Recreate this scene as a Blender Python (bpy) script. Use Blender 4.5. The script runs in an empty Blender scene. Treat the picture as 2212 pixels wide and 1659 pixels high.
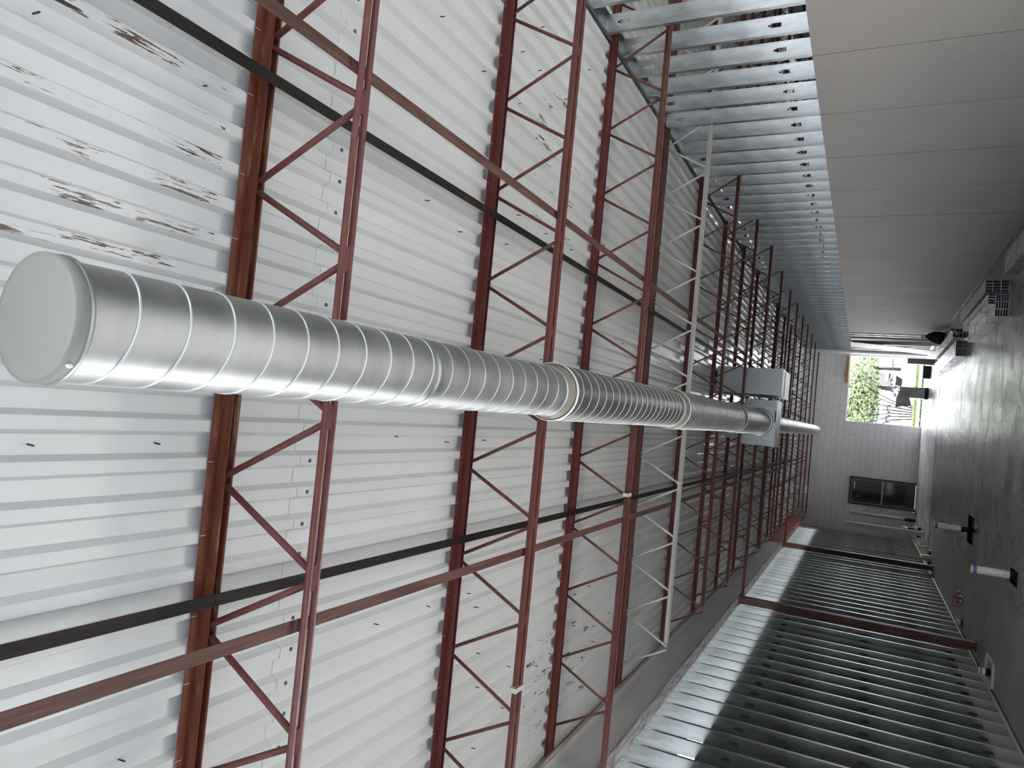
import bpy, bmesh, math, random
from mathutils import Vector, Matrix
random.seed(7)
C = bpy.context.scene.collection
PI = math.pi

# ------------------------------------------------------------------ helpers
class MB:
    """collects geometry for ONE mesh object"""
    def __init__(s):
        s.v = []; s.f = []; s.m = []; s.sm = []
    def face(s, idx, mat=0, smooth=False):
        s.f.append(tuple(idx)); s.m.append(mat); s.sm.append(smooth)
    def quad(s, a, b, c, d, mat=0):
        n = len(s.v); s.v += [a, b, c, d]; s.face((n, n+1, n+2, n+3), mat)
    def box(s, x0, x1, y0, y1, z0, z1, mat=0):
        n = len(s.v)
        s.v += [(x0,y0,z0),(x1,y0,z0),(x1,y1,z0),(x0,y1,z0),(x0,y0,z1),(x1,y0,z1),(x1,y1,z1),(x0,y1,z1)]
        for q in ((0,3,2,1),(4,5,6,7),(0,1,5,4),(1,2,6,5),(2,3,7,6),(3,0,4,7)):
            s.face([n+i for i in q], mat)
    def hexa(s, pts, mat=0):
        n = len(s.v); s.v += [tuple(p) for p in pts]
        for q in ((0,3,2,1),(4,5,6,7),(0,1,5,4),(1,2,6,5),(2,3,7,6),(3,0,4,7)):
            s.face([n+i for i in q], mat)
    def prism(s, prof, axis, a0, a1, mat=0, caps=True):
        """prof: closed 2D outline; axis X:(y,z) Y:(x,z) Z:(x,y)"""
        def P(p, a):
            return (a,p[0],p[1]) if axis=='X' else (p[0],a,p[1]) if axis=='Y' else (p[0],p[1],a)
        n = len(s.v); k = len(prof)
        s.v += [P(p,a0) for p in prof] + [P(p,a1) for p in prof]
        for i in range(k):
            j = (i+1) % k
            s.face((n+i, n+j, n+k+j, n+k+i), mat)
        if caps:
            s.face([n+i for i in range(k)][::-1], mat); s.face([n+k+i for i in range(k)], mat)
    def tube(s, pts, r, n=10, mat=0, caps=True, closed=False):
        pts = [Vector(p) for p in pts]; k = len(pts)
        rr = r if isinstance(r,(list,tuple)) else [r]*k
        rings = []; up = None
        for i,p in enumerate(pts):
            a = pts[i-1] if i>0 else pts[0]; b = pts[i+1] if i<k-1 else pts[-1]
            t = (b-a)
            t = t.normalized() if t.length>1e-9 else Vector((0,0,1))
            if up is None:
                up = Vector((0,0,1)) if abs(t.z)<.9 else Vector((1,0,0))
            u = t.cross(up)
            if u.length<1e-6: u = t.orthogonal()
            u.normalize(); w = u.cross(t); up = w
            base = len(s.v)
            for j in range(n):
                an = 2*PI*j/n
                s.v.append(tuple(p + (u*math.cos(an)+w*math.sin(an))*rr[i]))
            rings.append(base)
        for i in range(k-1):
            for j in range(n):
                j2 = (j+1)%n
                s.face((rings[i]+j, rings[i]+j2, rings[i+1]+j2, rings[i+1]+j), mat, True)
        if caps:
            s.face([rings[0]+j for j in range(n)][::-1], mat); s.face([rings[-1]+j for j in range(n)], mat)
    def lathe(s, prof, n=40, mat=0, cap0=False, cap1=False, o=(0,0,0), axis='Y', slope=0.0):
        """prof: list of (axial, radius); around axis Y (or Z) through o"""
        rings = []
        for a,r in prof:
            base = len(s.v)
            for j in range(n):
                t = 2*PI*j/n; c, d = r*math.cos(t), r*math.sin(t)
                s.v.append((o[0]+c+slope*a, o[1]+a, o[2]+d) if axis=='Y' else (o[0]+c, o[1]+d, o[2]+a))
            rings.append(base)
        for i in range(len(prof)-1):
            for j in range(n):
                j2=(j+1)%n
                s.face((rings[i]+j, rings[i]+j2, rings[i+1]+j2, rings[i+1]+j), mat, True)
        if cap0: s.face([rings[0]+j for j in range(n)], mat)
        if cap1: s.face([rings[-1]+j for j in range(n)][::-1], mat)
    def ball(s, c, r, nu=12, nv=8, mat=0, jit=0.0):
        rx,ry,rz = r if isinstance(r,tuple) else (r,r,r)
        rows=[]
        for i in range(nv+1):
            ph = PI*i/nv; base=len(s.v)
            for j in range(nu):
                th=2*PI*j/nu; k=1+random.uniform(-jit,jit)
                s.v.append((c[0]+rx*k*math.sin(ph)*math.cos(th), c[1]+ry*k*math.sin(ph)*math.sin(th), c[2]+rz*k*math.cos(ph)))
            rows.append(base)
        for i in range(nv):
            for j in range(nu):
                j2=(j+1)%nu
                s.face((rows[i]+j, rows[i+1]+j, rows[i+1]+j2, rows[i]+j2), mat, True)
    def mesh(s, name, mats, fix=True):
        me = bpy.data.meshes.new(name)
        me.from_pydata(s.v, [], s.f)
        for m in (mats if isinstance(mats,(list,tuple)) else [mats]): me.materials.append(m)
        me.polygons.foreach_set('material_index', s.m)
        me.polygons.foreach_set('use_smooth', s.sm)
        if fix and len(s.f) < 6000:
            bm = bmesh.new(); bm.from_mesh(me)
            bmesh.ops.remove_doubles(bm, verts=bm.verts, dist=1e-6)
            bmesh.ops.recalc_face_normals(bm, faces=bm.faces)
            bm.to_mesh(me); bm.free()
        me.update()
        return me
    def build(s, name, mats, parent=None, loc=(0,0,0), fix=True):
        return link(name, s.mesh(name, mats, fix), parent, loc)

def link(name, me, parent=None, loc=(0,0,0), rot=(0,0,0)):
    o = bpy.data.objects.new(name, me); C.objects.link(o)
    o.location = loc; o.rotation_euler = rot
    if parent is not None: o.parent = parent
    return o
def tag(o, label, cat, group=None, kind=None):
    o['label'] = label; o['category'] = cat
    if group: o['group'] = group
    if kind: o['kind'] = kind
    return o
def struct(o):
    o['kind'] = 'structure'; return o
def thing(name, label, cat, loc=(0,0,0), rz=0.0, group=None):
    o = bpy.data.objects.new(name, None); C.objects.link(o)
    o.empty_display_size = .1
    o.location = loc; o.rotation_euler = (0,0,rz)
    return tag(o, label, cat, group)
ORD = ['first','second','third','fourth','fifth','sixth','seventh','eighth','ninth','tenth','eleventh','twelfth','thirteenth','fourteenth','fifteenth','sixteenth','seventeenth','eighteenth','nineteenth']
def ordinal(k):
    if k <= 19: return ORD[k-1]
    t = {2:'twent',3:'thirt',4:'fort',5:'fift',6:'sixt'}[k//10]
    return t+'ieth' if k%10==0 else t+'y-'+ORD[k%10-1]

# ------------------------------------------------------------------ materials
def mat(name, col, rough=.6, metal=0.0, **kw):
    m = bpy.data.materials.new(name); m.use_nodes = True
    nt = m.node_tree; b = nt.nodes['Principled BSDF']
    b.inputs['Base Color'].default_value = (*col,1)
    b.inputs['Roughness'].default_value = rough
    b.inputs['Metallic'].default_value = metal
    for k,v in kw.items(): b.inputs[k].default_value = v
    return m
def nodes(m): return m.node_tree, m.node_tree.nodes, m.node_tree.links, m.node_tree.nodes['Principled BSDF']
def coord(m, kind='Object', scale=(1,1,1)):
    nt,N,L,b = nodes(m)
    t = N.new('ShaderNodeTexCoord'); mp = N.new('ShaderNodeMapping')
    mp.inputs['Scale'].default_value = scale
    L.new(t.outputs[kind], mp.inputs['Vector']); return mp.outputs['Vector']
def noise(m, vec, scale=5, detail=3, rough=.5, dist=0):
    nt,N,L,b = nodes(m); n = N.new('ShaderNodeTexNoise')
    n.inputs['Scale'].default_value=scale; n.inputs['Detail'].default_value=detail
    n.inputs['Roughness'].default_value=rough; n.inputs['Distortion'].default_value=dist
    L.new(vec, n.inputs['Vector']); return n.outputs['Fac']
def ramp(m, fac, stops):
    nt,N,L,b = nodes(m); r = N.new('ShaderNodeValToRGB')
    e = r.color_ramp.elements
    while len(e) < len(stops): e.new(.5)
    for i,(p,c) in enumerate(stops):
        e[i].position=p; e[i].color=(*c,1) if len(c)==3 else c
    L.new(fac, r.inputs['Fac']); return r.outputs['Color']
def mixc(m, fac, a, b_, blend='MIX'):
    nt,N,L,b = nodes(m); x = N.new('ShaderNodeMix'); x.data_type='RGBA'; x.blend_type=blend
    for sock,v in ((x.inputs[0],fac),(x.inputs[6],a),(x.inputs[7],b_)):
        if hasattr(v,'is_output'): L.new(v,sock)
        elif isinstance(v,(int,float)): sock.default_value=v
        else: sock.default_value=(*v,1)
    return x.outputs[2]
def mth(m, op, a, b_=0.0, clamp=False):
    nt,N,L,b = nodes(m); x = N.new('ShaderNodeMath'); x.operation=op; x.use_clamp=clamp
    for i,v in enumerate((a,b_)):
        if hasattr(v,'is_output'): L.new(v,x.inputs[i])
        else: x.inputs[i].default_value=v
    return x.outputs[0]
def sep(m, vec):
    nt,N,L,b = nodes(m); x = N.new('ShaderNodeSeparateXYZ'); L.new(vec,x.inputs[0]); return x.outputs
def bump(m, h, strength=.2, dist=.01):
    nt,N,L,b = nodes(m); x = N.new('ShaderNodeBump')
    x.inputs['Strength'].default_value=strength; x.inputs['Distance'].default_value=dist
    L.new(h, x.inputs['Height']); L.new(x.outputs['Normal'], b.inputs['Normal'])
def setin(m, name, out):
    nt,N,L,b = nodes(m); L.new(out, b.inputs[name])
def spans(m, v, lo, hi, soft):
    """1 inside lo..hi, soft edges"""
    a = mth(m,'DIVIDE', mth(m,'SUBTRACT', v, lo), soft, True)
    b_ = mth(m,'DIVIDE', mth(m,'SUBTRACT', hi, v), soft, True)
    return mth(m,'MULTIPLY', a, b_)

# white painted roof deck, glossy, with scraped rusty marks on the low flats
LOWZ = 3.955
M_deck = mat('deck_paint', (.70,.71,.69), .22)
v = coord(M_deck); s = sep(M_deck, v)
low = mth(M_deck,'LESS_THAN', s[2], LOWZ+.004)
reg1 = mth(M_deck,'MULTIPLY', spans(M_deck,s[0],.30,1.32,.05), spans(M_deck,s[1],.85,1.86,.08))
reg2 = mth(M_deck,'MULTIPLY', spans(M_deck,s[0],1.25,2.45,.08), spans(M_deck,s[1],4.35,5.3,.1))
reg3 = mth(M_deck,'MULTIPLY', spans(M_deck,s[0],-2.7,-1.7,.08), spans(M_deck,s[1],5.0,6.6,.2))
reg = mth(M_deck,'MAXIMUM', reg1, mth(M_deck,'MAXIMUM', mth(M_deck,'MULTIPLY',reg2,.9), mth(M_deck,'MULTIPLY',reg3,.85)))
n1 = noise(M_deck, coord(M_deck,'Object',(70,5,1)), 1.3, 6, .7, .6)
n2 = noise(M_deck, coord(M_deck,'Object',(9,3.2,1)), 1.0, 3, .6)
scr = mth(M_deck,'MULTIPLY', mth(M_deck,'GREATER_THAN', mth(M_deck,'ADD', mth(M_deck,'MULTIPLY',n1,.62), mth(M_deck,'MULTIPLY',n2,.38)), .560), mth(M_deck,'MULTIPLY', low, mth(M_deck,'GREATER_THAN',reg,.45)))
n3 = noise(M_deck, coord(M_deck,'Object',(1.2,.5,1)), 2.0, 3)
base = ramp(M_deck, n3, [(.3,(.74,.75,.735)),(.7,(.80,.805,.79))])
rust = ramp(M_deck, noise(M_deck, coord(M_deck,'Object',(20,8,1)), 2.0, 3), [(.38,(.05,.04,.04)),(.55,(.17,.11,.07)),(.72,(.42,.36,.26))])
setin(M_deck,'Base Color', mixc(M_deck, scr, base, rust))
rgh = mth(M_deck,'ADD', mth(M_deck,'MULTIPLY',noise(M_deck, coord(M_deck,'Object',(3,1,1)),2.0,2),.10), .13)
setin(M_deck,'Roughness', rgh)
bump(M_deck, noise(M_deck, coord(M_deck,'Object',(7,1.2,1)), 1.2, 1), .10, .006)

def steel_paint(name, c0, c1, c2, rough=.5, sc=(3,30,30), p=(.35,.55,.72)):
    m = mat(name, c0, rough)
    n = noise(m, coord(m,'Object',sc), 1.5, 5, .65)
    setin(m,'Base Color', ramp(m, n, [(p[0],c0),(p[1],c1),(p[2],c2)]))
    bump(m, n, .15, .004)
    return m
M_red   = steel_paint('red_primer_steel', (.105,.022,.017),(.130,.028,.021),(.16,.05,.036))
M_rustred = steel_paint('rusted_red_steel', (.125,.026,.012),(.165,.050,.024),(.36,.23,.11), .6, (2.2,16,16), (.45,.58,.70))
M_web   = steel_paint('red_primer_rod', (.140,.042,.034),(.165,.052,.042),(.21,.09,.07), .5, (8,8,8))
M_dark  = steel_paint('dark_brown_steel', (.010,.006,.005),(.016,.010,.007),(.055,.030,.017), .6, (30,2,30), (.40,.56,.74))
M_brown = steel_paint('brown_rusted_steel', (.085,.042,.030),(.14,.068,.050),(.20,.115,.08), .6, (30,2,30))
M_brown2 = steel_paint('brown_chord_steel', (.10,.032,.022),(.13,.05,.035),(.22,.11,.08), .55)
M_white = steel_paint('white_painted_steel', (.62,.61,.58),(.68,.67,.64),(.50,.47,.43), .4)
M_column = steel_paint('rusty_column_steel', (.055,.018,.012),(.08,.030,.02),(.16,.10,.07), .6, (12,12,1.2))
M_girder = steel_paint('grey_painted_girder', (.60,.595,.59),(.65,.645,.64),(.69,.685,.68), .5, (4,1,3))
M_flange = steel_paint('worn_flange_edge', (.16,.11,.09),(.36,.33,.31),(.55,.53,.50), .5, (12,2,12), (.36,.48,.62))
M_rgirder = steel_paint('red_painted_girder', (.26,.085,.06),(.29,.10,.07),(.33,.13,.09), .5, (4,1,3))

def galv(name, col, rough, var=.10, sc=(1,1,1), nsc=6.0, metal=.95):
    m = mat(name, col, rough, metal)
    n = noise(m, coord(m,'Object',sc), nsc, 4, .6)
    lo = tuple(c*(1-var*1.6) for c in col); hi = tuple(min(1,c*(1+var)) for c in col)
    setin(m,'Base Color', ramp(m, n, [(.32,lo),(.68,hi)]))
    setin(m,'Roughness', mth(m,'ADD', mth(m,'MULTIPLY',n,.22), rough-.11))
    return m
M_duct  = galv('spiral_duct_zinc', (.47,.485,.48), .46, .10, (1,2.5,1), 3.0)
M_duct2 = galv('spiral_duct_dull_zinc', (.40,.40,.39), .40, .12, (1,2.5,1), 3.0)
M_seam  = mat('duct_seam_bright', (.80,.82,.80), .35, .6)
M_cap   = mat('duct_cap_grey', (.27,.27,.245), .6, .15)
M_cone  = steel_paint('reducer_beige', (.22,.20,.155),(.27,.245,.195),(.32,.295,.25), .5, (6,6,6))
M_seal  = mat('white_sealant', (.82,.83,.80), .5)
M_sheet = galv('duct_sheet_zinc', (.50,.53,.55), .42, .06, (1,1,1), 4.0, .75)
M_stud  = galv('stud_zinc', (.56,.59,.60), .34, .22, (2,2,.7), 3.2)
nt,N,L,b = nodes(M_stud)
sv = sep(M_stud, coord(M_stud))
# row of pressed chevrons down the middle of the web
wz = mth(M_stud,'ABSOLUTE', mth(M_stud,'SUBTRACT', mth(M_stud,'FRACT', mth(M_stud,'MULTIPLY', sv[2], 26.0)), .5))
dotm = mth(M_stud,'MULTIPLY', mth(M_stud,'LESS_THAN', wz, .16), mth(M_stud,'LESS_THAN', mth(M_stud,'ABSOLUTE', mth(M_stud,'ADD', sv[0], .02)), .010))
bump(M_stud, dotm, .5, .004)
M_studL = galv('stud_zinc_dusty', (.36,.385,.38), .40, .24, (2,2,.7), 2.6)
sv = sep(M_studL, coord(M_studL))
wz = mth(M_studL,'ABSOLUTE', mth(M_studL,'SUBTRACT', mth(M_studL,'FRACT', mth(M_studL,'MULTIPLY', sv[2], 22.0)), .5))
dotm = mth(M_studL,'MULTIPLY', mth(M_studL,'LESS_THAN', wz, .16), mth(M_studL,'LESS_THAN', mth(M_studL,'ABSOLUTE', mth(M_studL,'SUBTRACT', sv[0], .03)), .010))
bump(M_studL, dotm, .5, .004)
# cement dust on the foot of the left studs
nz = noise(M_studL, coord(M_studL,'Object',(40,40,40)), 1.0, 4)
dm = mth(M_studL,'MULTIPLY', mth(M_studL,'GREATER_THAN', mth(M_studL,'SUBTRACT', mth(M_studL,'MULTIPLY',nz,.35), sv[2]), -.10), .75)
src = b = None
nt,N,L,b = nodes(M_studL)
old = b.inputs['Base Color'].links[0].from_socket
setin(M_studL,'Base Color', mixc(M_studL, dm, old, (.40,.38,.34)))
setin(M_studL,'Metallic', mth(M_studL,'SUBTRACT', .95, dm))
M_track = galv('track_zinc', (.30,.32,.33), .4, .15)

M_board = mat('sheathing_board', (.40,.375,.345), .75)
nb = noise(M_board, coord(M_board,'Object',(1,1,1)), 90, 2)
nb2 = noise(M_board, coord(M_board,'Object',(.5,.5,.5)), 2, 3)
setin(M_board,'Base Color', mixc(M_board, .35, ramp(M_board, nb2, [(.3,(.315,.295,.27)),(.7,(.365,.343,.315))]), ramp(M_board, nb, [(.35,(.28,.262,.243)),(.65,(.40,.376,.345))])))
M_dry = mat('drywall_sheet', (.62,.55,.50), .7)
M_back = mat('dark_sheathing', (.07,.072,.068), .8)
M_outer = mat('bay_wall_paint', (.30,.30,.30), .8)

# painted concrete block
M_cmu = mat('painted_block', (.5,.5,.5), .75)
nt,N,L,b = nodes(M_cmu)
vv = coord(M_cmu); sx = sep(M_cmu, vv)
cmb = N.new('ShaderNodeCombineXYZ'); L.new(sx[0],cmb.inputs[0]); L.new(sx[2],cmb.inputs[1])
bt = N.new('ShaderNodeTexBrick'); L.new(cmb.outputs[0], bt.inputs['Vector'])
bt.inputs['Scale'].default_value=1.0; bt.inputs['Brick Width'].default_value=.406; bt.inputs['Row Height'].default_value=.203
bt.inputs['Mortar Size'].default_value=.006; bt.inputs['Mortar Smooth'].default_value=.3; bt.offset=.5
bt.inputs['Color1'].default_value=(.74,.72,.73,1); bt.inputs['Color2'].default_value=(.77,.75,.755,1); bt.inputs['Mortar'].default_value=(.33,.31,.31,1)
nn = noise(M_cmu, coord(M_cmu,'Object',(1,1,1)), 1.2, 4)
setin(M_cmu,'Base Color', mixc(M_cmu, .35, bt.outputs['Color'], ramp(M_cmu, nn, [(.3,(.58,.56,.565)),(.7,(.80,.78,.785))])))
bump(M_cmu, mth(M_cmu,'SUBTRACT', 1.0, bt.outputs['Fac']), .3, .006)

# concrete floor
M_floor = mat('concrete_slab', (.3,.29,.29), .35)
fv = coord(M_floor); fs = sep(M_floor, fv)
fa = noise(M_floor, coord(M_floor,'Object',(1,1,1)), 1.7, 8, .72, .5)
fb = noise(M_floor, coord(M_floor,'Object',(1,1,1)), 11.0, 5, .75)
fc = noise(M_floor, coord(M_floor,'Object',(.35,.35,1)), 1.6, 3)
base = ramp(M_floor, fa, [(.36,(.11,.10,.095)),(.46,(.29,.278,.275)),(.58,(.40,.388,.39)),(.72,(.47,.46,.465))])
base = mixc(M_floor, .35, base, ramp(M_floor, fb, [(.3,(.18,.172,.168)),(.7,(.36,.345,.335))]))
# old slab strip in front of the far wall
strip = mth(M_floor,'GREATER_THAN', fs[1], 22.55)
base = mixc(M_floor, mth(M_floor,'MULTIPLY',strip,.65), base, (.72,.68,.67))
# newer darker concrete along the left wall
wob = mth(M_floor,'MULTIPLY', mth(M_floor,'SUBTRACT', noise(M_floor, coord(M_floor,'Object',(1,1,1)), 3.0, 4), .5), .16)
newc = mth(M_floor,'DIVIDE', mth(M_floor,'SUBTRACT', mth(M_floor,'ADD', wob, -1.83), fs[0]), .04, True)
newc = mth(M_floor,'MULTIPLY', newc, mth(M_floor,'LESS_THAN', fs[1], 22.3))
base = mixc(M_floor, mth(M_floor,'MULTIPLY',newc,.85), base, ramp(M_floor, fc, [(.3,(.31,.302,.278)),(.7,(.43,.42,.385))]))
# filled trench between the two floor pits
tr = mth(M_floor,'MULTIPLY', spans(M_floor,fs[0],-1.86,-1.0,.03), spans(M_floor,fs[1],13.7,14.42,.05))
base = mixc(M_floor, mth(M_floor,'MULTIPLY',tr,.75), base, (.14,.132,.122))
# unseen near floor made paler to bounce light onto the ceiling
bounce_zone = mth(M_floor,'LESS_THAN', fs[1], 7.3)
base = mixc(M_floor, bounce_zone, base, ramp(M_floor, fa, [(.3,(.52,.51,.50)),(.7,(.60,.59,.575))]))
# black specks
sp = mth(M_floor,'GREATER_THAN', noise(M_floor, coord(M_floor,'Object',(1,.6,1)), 16.0, 2), .735)
base = mixc(M_floor, mth(M_floor,'MULTIPLY',sp,.7), base, (.04,.04,.04))
# orange marking paint near the far left corner
op = mth(M_floor,'MULTIPLY', mth(M_floor,'MULTIPLY', spans(M_floor,fs[0],-2.22,-1.98,.03), spans(M_floor,fs[1],24.6,26.6,.1)), mth(M_floor,'GREATER_THAN', fb, .55))
base = mixc(M_floor, op, base, (.75,.18,.08))
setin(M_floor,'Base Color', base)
setin(M_floor,'Roughness', mth(M_floor,'ADD', mth(M_floor,'ADD', mth(M_floor,'MULTIPLY', mth(M_floor,'SUBTRACT', 1.0, fa), .62), -.06), mth(M_floor,'MULTIPLY', newc, .22)))
bump(M_floor, mth(M_floor,'ADD', fb, mth(M_floor,'MULTIPLY',fa,3.0)), .55, .008)
M_floor.node_tree.nodes['Principled BSDF'].inputs['Specular IOR Level'].default_value=.7
M_joint = mat('floor_joint', (.07,.065,.065), .8)
M_pit = mat('pit_black', (.012,.013,.014), .5)
M_pitlip = mat('pit_lip_plastic', (.5,.5,.48), .4)

M_pvc = mat('white_pvc', (.80,.79,.77), .35)
M_pvcd = mat('aged_pvc', (.58,.52,.44), .5)
M_abs = mat('black_abs', (.012,.013,.015), .3)
M_purple = mat('purple_primer', (.20,.15,.55), .4)
M_redink = mat('red_print', (.65,.12,.15), .5)
M_ink = mat('grey_scuff', (.10,.10,.11), .6)
M_steelin = mat('stud_inside_dark', (.02,.022,.024), .6, .3)
M_bundle = galv('bundle_zinc', (.72,.72,.74), .30, .12, (3,1,3), 3.0, .85)
M_blackbag = mat('black_nylon', (.010,.010,.011), .7)
M_orange = mat('orange_tag', (.42,.10,.04), .6)
M_glass = mat('dark_glass', (.012,.014,.014), .06)
M_alum = mat('dark_bronze_frame', (.05,.05,.048), .35, .5)
M_alum2 = mat('worn_aluminium_edge', (.34,.34,.32), .4, .7)
M_wood = mat('brown_wood', (.30,.17,.085), .7)
nw = noise(M_wood, coord(M_wood,'Object',(2,20,20)), 1.2, 4)
setin(M_wood,'Base Color', ramp(M_wood, nw, [(.3,(.25,.14,.07)),(.7,(.38,.23,.12))]))
M_patch = mat('white_patch_board', (.60,.58,.58), .6)
M_frame = mat('white_window_frame', (.85,.85,.83), .4)
M_post = mat('grey_green_post', (.30,.325,.31), .35, .4)
M_tarp = mat('brown_grey_sheet', (.34,.29,.31), .5, **{'Transmission Weight':.12})
M_film = mat('white_plastic_film', (.85,.87,.95), .5, **{'Transmission Weight':.6})
M_mat = mat('black_foam_block', (.02,.02,.025), .8)
M_yellow = mat('yellow_paint', (.55,.40,.05), .5)
M_can = mat('grey_can', (.5,.5,.48), .5)
M_rag = mat('white_and_red_cloth', (.70,.68,.66), .8)
nr = noise(M_rag, coord(M_rag,'Object',(1,1,1)), 14, 2)
setin(M_rag,'Base Color', ramp(M_rag, nr, [(.46,(.72,.70,.68)),(.54,(.30,.04,.05))]))
M_blue = mat('pale_blue_cloth', (.45,.60,.68), .7)
M_grass = mat('mown_grass', (.20,.30,.06), .9)
M_grass.node_tree.nodes['Principled BSDF'].inputs['Specular IOR Level'].default_value=.1
ng = noise(M_grass, coord(M_grass), 6, 4)
setin(M_grass,'Base Color', ramp(M_grass, ng, [(.3,(.035,.055,.010)),(.7,(.065,.085,.018))]))
M_pave = mat('pale_paving', (.55,.53,.50), .85)
npv = noise(M_pave, coord(M_pave), 1.5, 4)
setin(M_pave,'Base Color', ramp(M_pave, npv, [(.3,(.48,.46,.44)),(.7,(.60,.58,.55))]))
M_leaf = mat('leaf_green', (.22,.34,.09), .6)
nl = noise(M_leaf, coord(M_leaf), .9, 3)
setin(M_leaf,'Base Color', ramp(M_leaf, nl, [(.3,(.030,.045,.018)),(.5,(.062,.088,.034)),(.7,(.12,.145,.065))]))
M_bark = mat('grey_bark', (.012,.011,.010), .9)
M_brick = mat('red_brick', (.36,.16,.11), .9)
nt,N,L,b = nodes(M_brick)
bk = N.new('ShaderNodeTexBrick'); bk.inputs['Scale'].default_value=3
L.new(coord(M_brick,'Generated',(20,20,8)), bk.inputs['Vector'])
bk.inputs['Color1'].default_value=(.036,.021,.019,1); bk.inputs['Color2'].default_value=(.042,.026,.023,1); bk.inputs['Mortar'].default_value=(.045,.036,.034,1)
setin(M_brick,'Base Color', bk.outputs['Color'])
M_winblk = mat('window_glass_far', (.006,.006,.009), .6)
M_trimw = mat('white_trim_far', (.8,.8,.78), .6)
M_carb = mat('blue_car_paint', (.006,.014,.030), .5, 0)
M_cark = mat('dark_car_paint', (.005,.006,.012), .5, 0)
for _m in (M_carb,M_cark,M_bark,M_brick): _m.node_tree.nodes['Principled BSDF'].inputs['Specular IOR Level'].default_value=.08
M_carw = mat('white_truck_paint', (.85,.85,.85), .3)
M_tyre = mat('tyre_rubber', (.015,.015,.015), .8)
M_chrome = mat('car_bright_metal', (.8,.8,.82), .2, .9)
M_teal = mat('teal_lettering', (.004,.028,.026), .8)

# ------------------------------------------------------------------ key dimensions (metres)
XL, XR, YF = -3.13, 3.22, 28.6
JY = [1.965 + 1.87*k for k in range(14)]
TOPZ, BOTZ = 3.95, 3.445
Y0 = -4.0

# ------------------------------------------------------------------ ceiling (ribbed roof deck)
PITCH = .1396; C0 = -.596
def deck_profile(x0, x1):
    pts = []
    n0 = math.floor((x0-C0)/PITCH); n1 = math.ceil((x1-C0)/PITCH)
    for n in range(n0, n1+1):
        c = C0 + n*PITCH
        pts += [(c-.038,LOWZ+.036),(c-.021,LOWZ),(c+.021,LOWZ),(c+.038,LOWZ+.036)]
    return pts
mb = MB()
prof = deck_profile(-3.25, 9.6)
RY = -1.5      # the roof stops here; unseen gap behind it added to let sun in
sheets = [(RY,2.42),(2.40,8.06),(8.04,13.70),(13.68,19.34),(19.32,24.98),(24.96,YF+.15)]
for i,(a,b_) in enumerate(sheets):
    dz = -.0035*(i % 2)
    n = len(mb.v); k = len(prof)
    for y in (a,b_):
        mb.v += [(x,y,z+dz) for x,z in prof]
    for j in range(k-1): mb.face((n+j,n+j+1,n+k+j+1,n+k+j))
    # visible sheet edge
    if i % 2:
        n2 = len(mb.v)
        mb.v += [(x,a,z+dz) for x,z in prof] + [(x,a,z+dz+.002) for x,z in prof]
        for j in range(k-1): mb.face((n2+j,n2+j+1,n2+k+j+1,n2+k+j))
# roof build-up above the deck so no light leaks through
mb.box(-3.4,9.8,RY,YF+.2,LOWZ+.10,LOWZ+.25); mb.box(-3.4,9.8,Y0-.2,RY-2.1,LOWZ+.10,LOWZ+.25)
ceiling = struct(mb.build('ceiling', M_deck, fix=False))
# side laps running along the deck
for lx in (-.2825, .5555, 1.393, -1.120, -1.9575, 2.2307):
    l = MB(); l.box(lx-.0011, lx+.0011, Y0, YF, LOWZ+.0342, LOWZ+.0372); l.build('side_lap', M_steelin, ceiling)
# screw heads along the end lap nearest the camera
sh = MB(); sh.lathe([(0,.009),(-.003,.009),(-.006,.005)], 10, 0, True, True, axis='Z'); me_head = sh.mesh('screw_head', mat('dull_screw', (.16,.16,.155), .4, .6))
for n in range(-12, 20):
    x = C0 + n*PITCH + random.uniform(-.006,.006)
    if -2.4 < x < 2.2: link('screw_head', me_head, ceiling, (x, 2.455+random.uniform(-.008,.008), LOWZ-.0035))
# roofing screw points poking down through the deck
st = MB(); st.lathe([(0.01,.0032),(-.026,.0032),(-.036,.0005)], 8, 0, True, True, axis='Z'); me_tip = st.mesh('screw_tip', M_abs)
TIPS = [(1.002,1.151),(1.051,1.725),(-.247,1.276),(-.244,1.703),(2.056,3.109),(2.013,3.647),(2.335,4.055),(2.634,4.308),(2.355,4.826),(2.763,5.21),(2.337,4.329),(2.028,4.137),(2.837,5.623),(1.063,3.139),(1.006,3.558),(1.062,4.088),(1.316,4.286),(1.309,4.756),(1.312,5.27),(1.505,5.893),(1.476,6.419),(1.479,7.002),(-.211,3.12),(-.241,3.641),(-.229,4.101),(.373,4.803),(.398,5.831),(.741,6.798),(-1.199,3.115),(-1.209,3.62),(-1.228,4.101),(-1.32,4.156),(-1.589,5.99),(-1.903,6.138),(-2.155,6.617),(-1.973,7.046),(-1.581,6.351),(-1.983,5.528),(-2.01,5.26),(-1.866,4.742),(-1.874,4.278),(-1.669,4.314),(-2.151,4.699),(-2.287,4.303),(-2.3,4.039),(-1.346,1.701),(-2.166,5.225),(-2.003,6.589)]
for x,y in TIPS:
    fr = ((x-C0)/PITCH) % 1.0
    z = LOWZ if min(fr,1-fr) < .2 else LOWZ+.036
    link('screw_tip', me_tip, ceiling, (x,y,z-.002), (random.uniform(-.12,.12), random.uniform(-.12,.12), 0))

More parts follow.
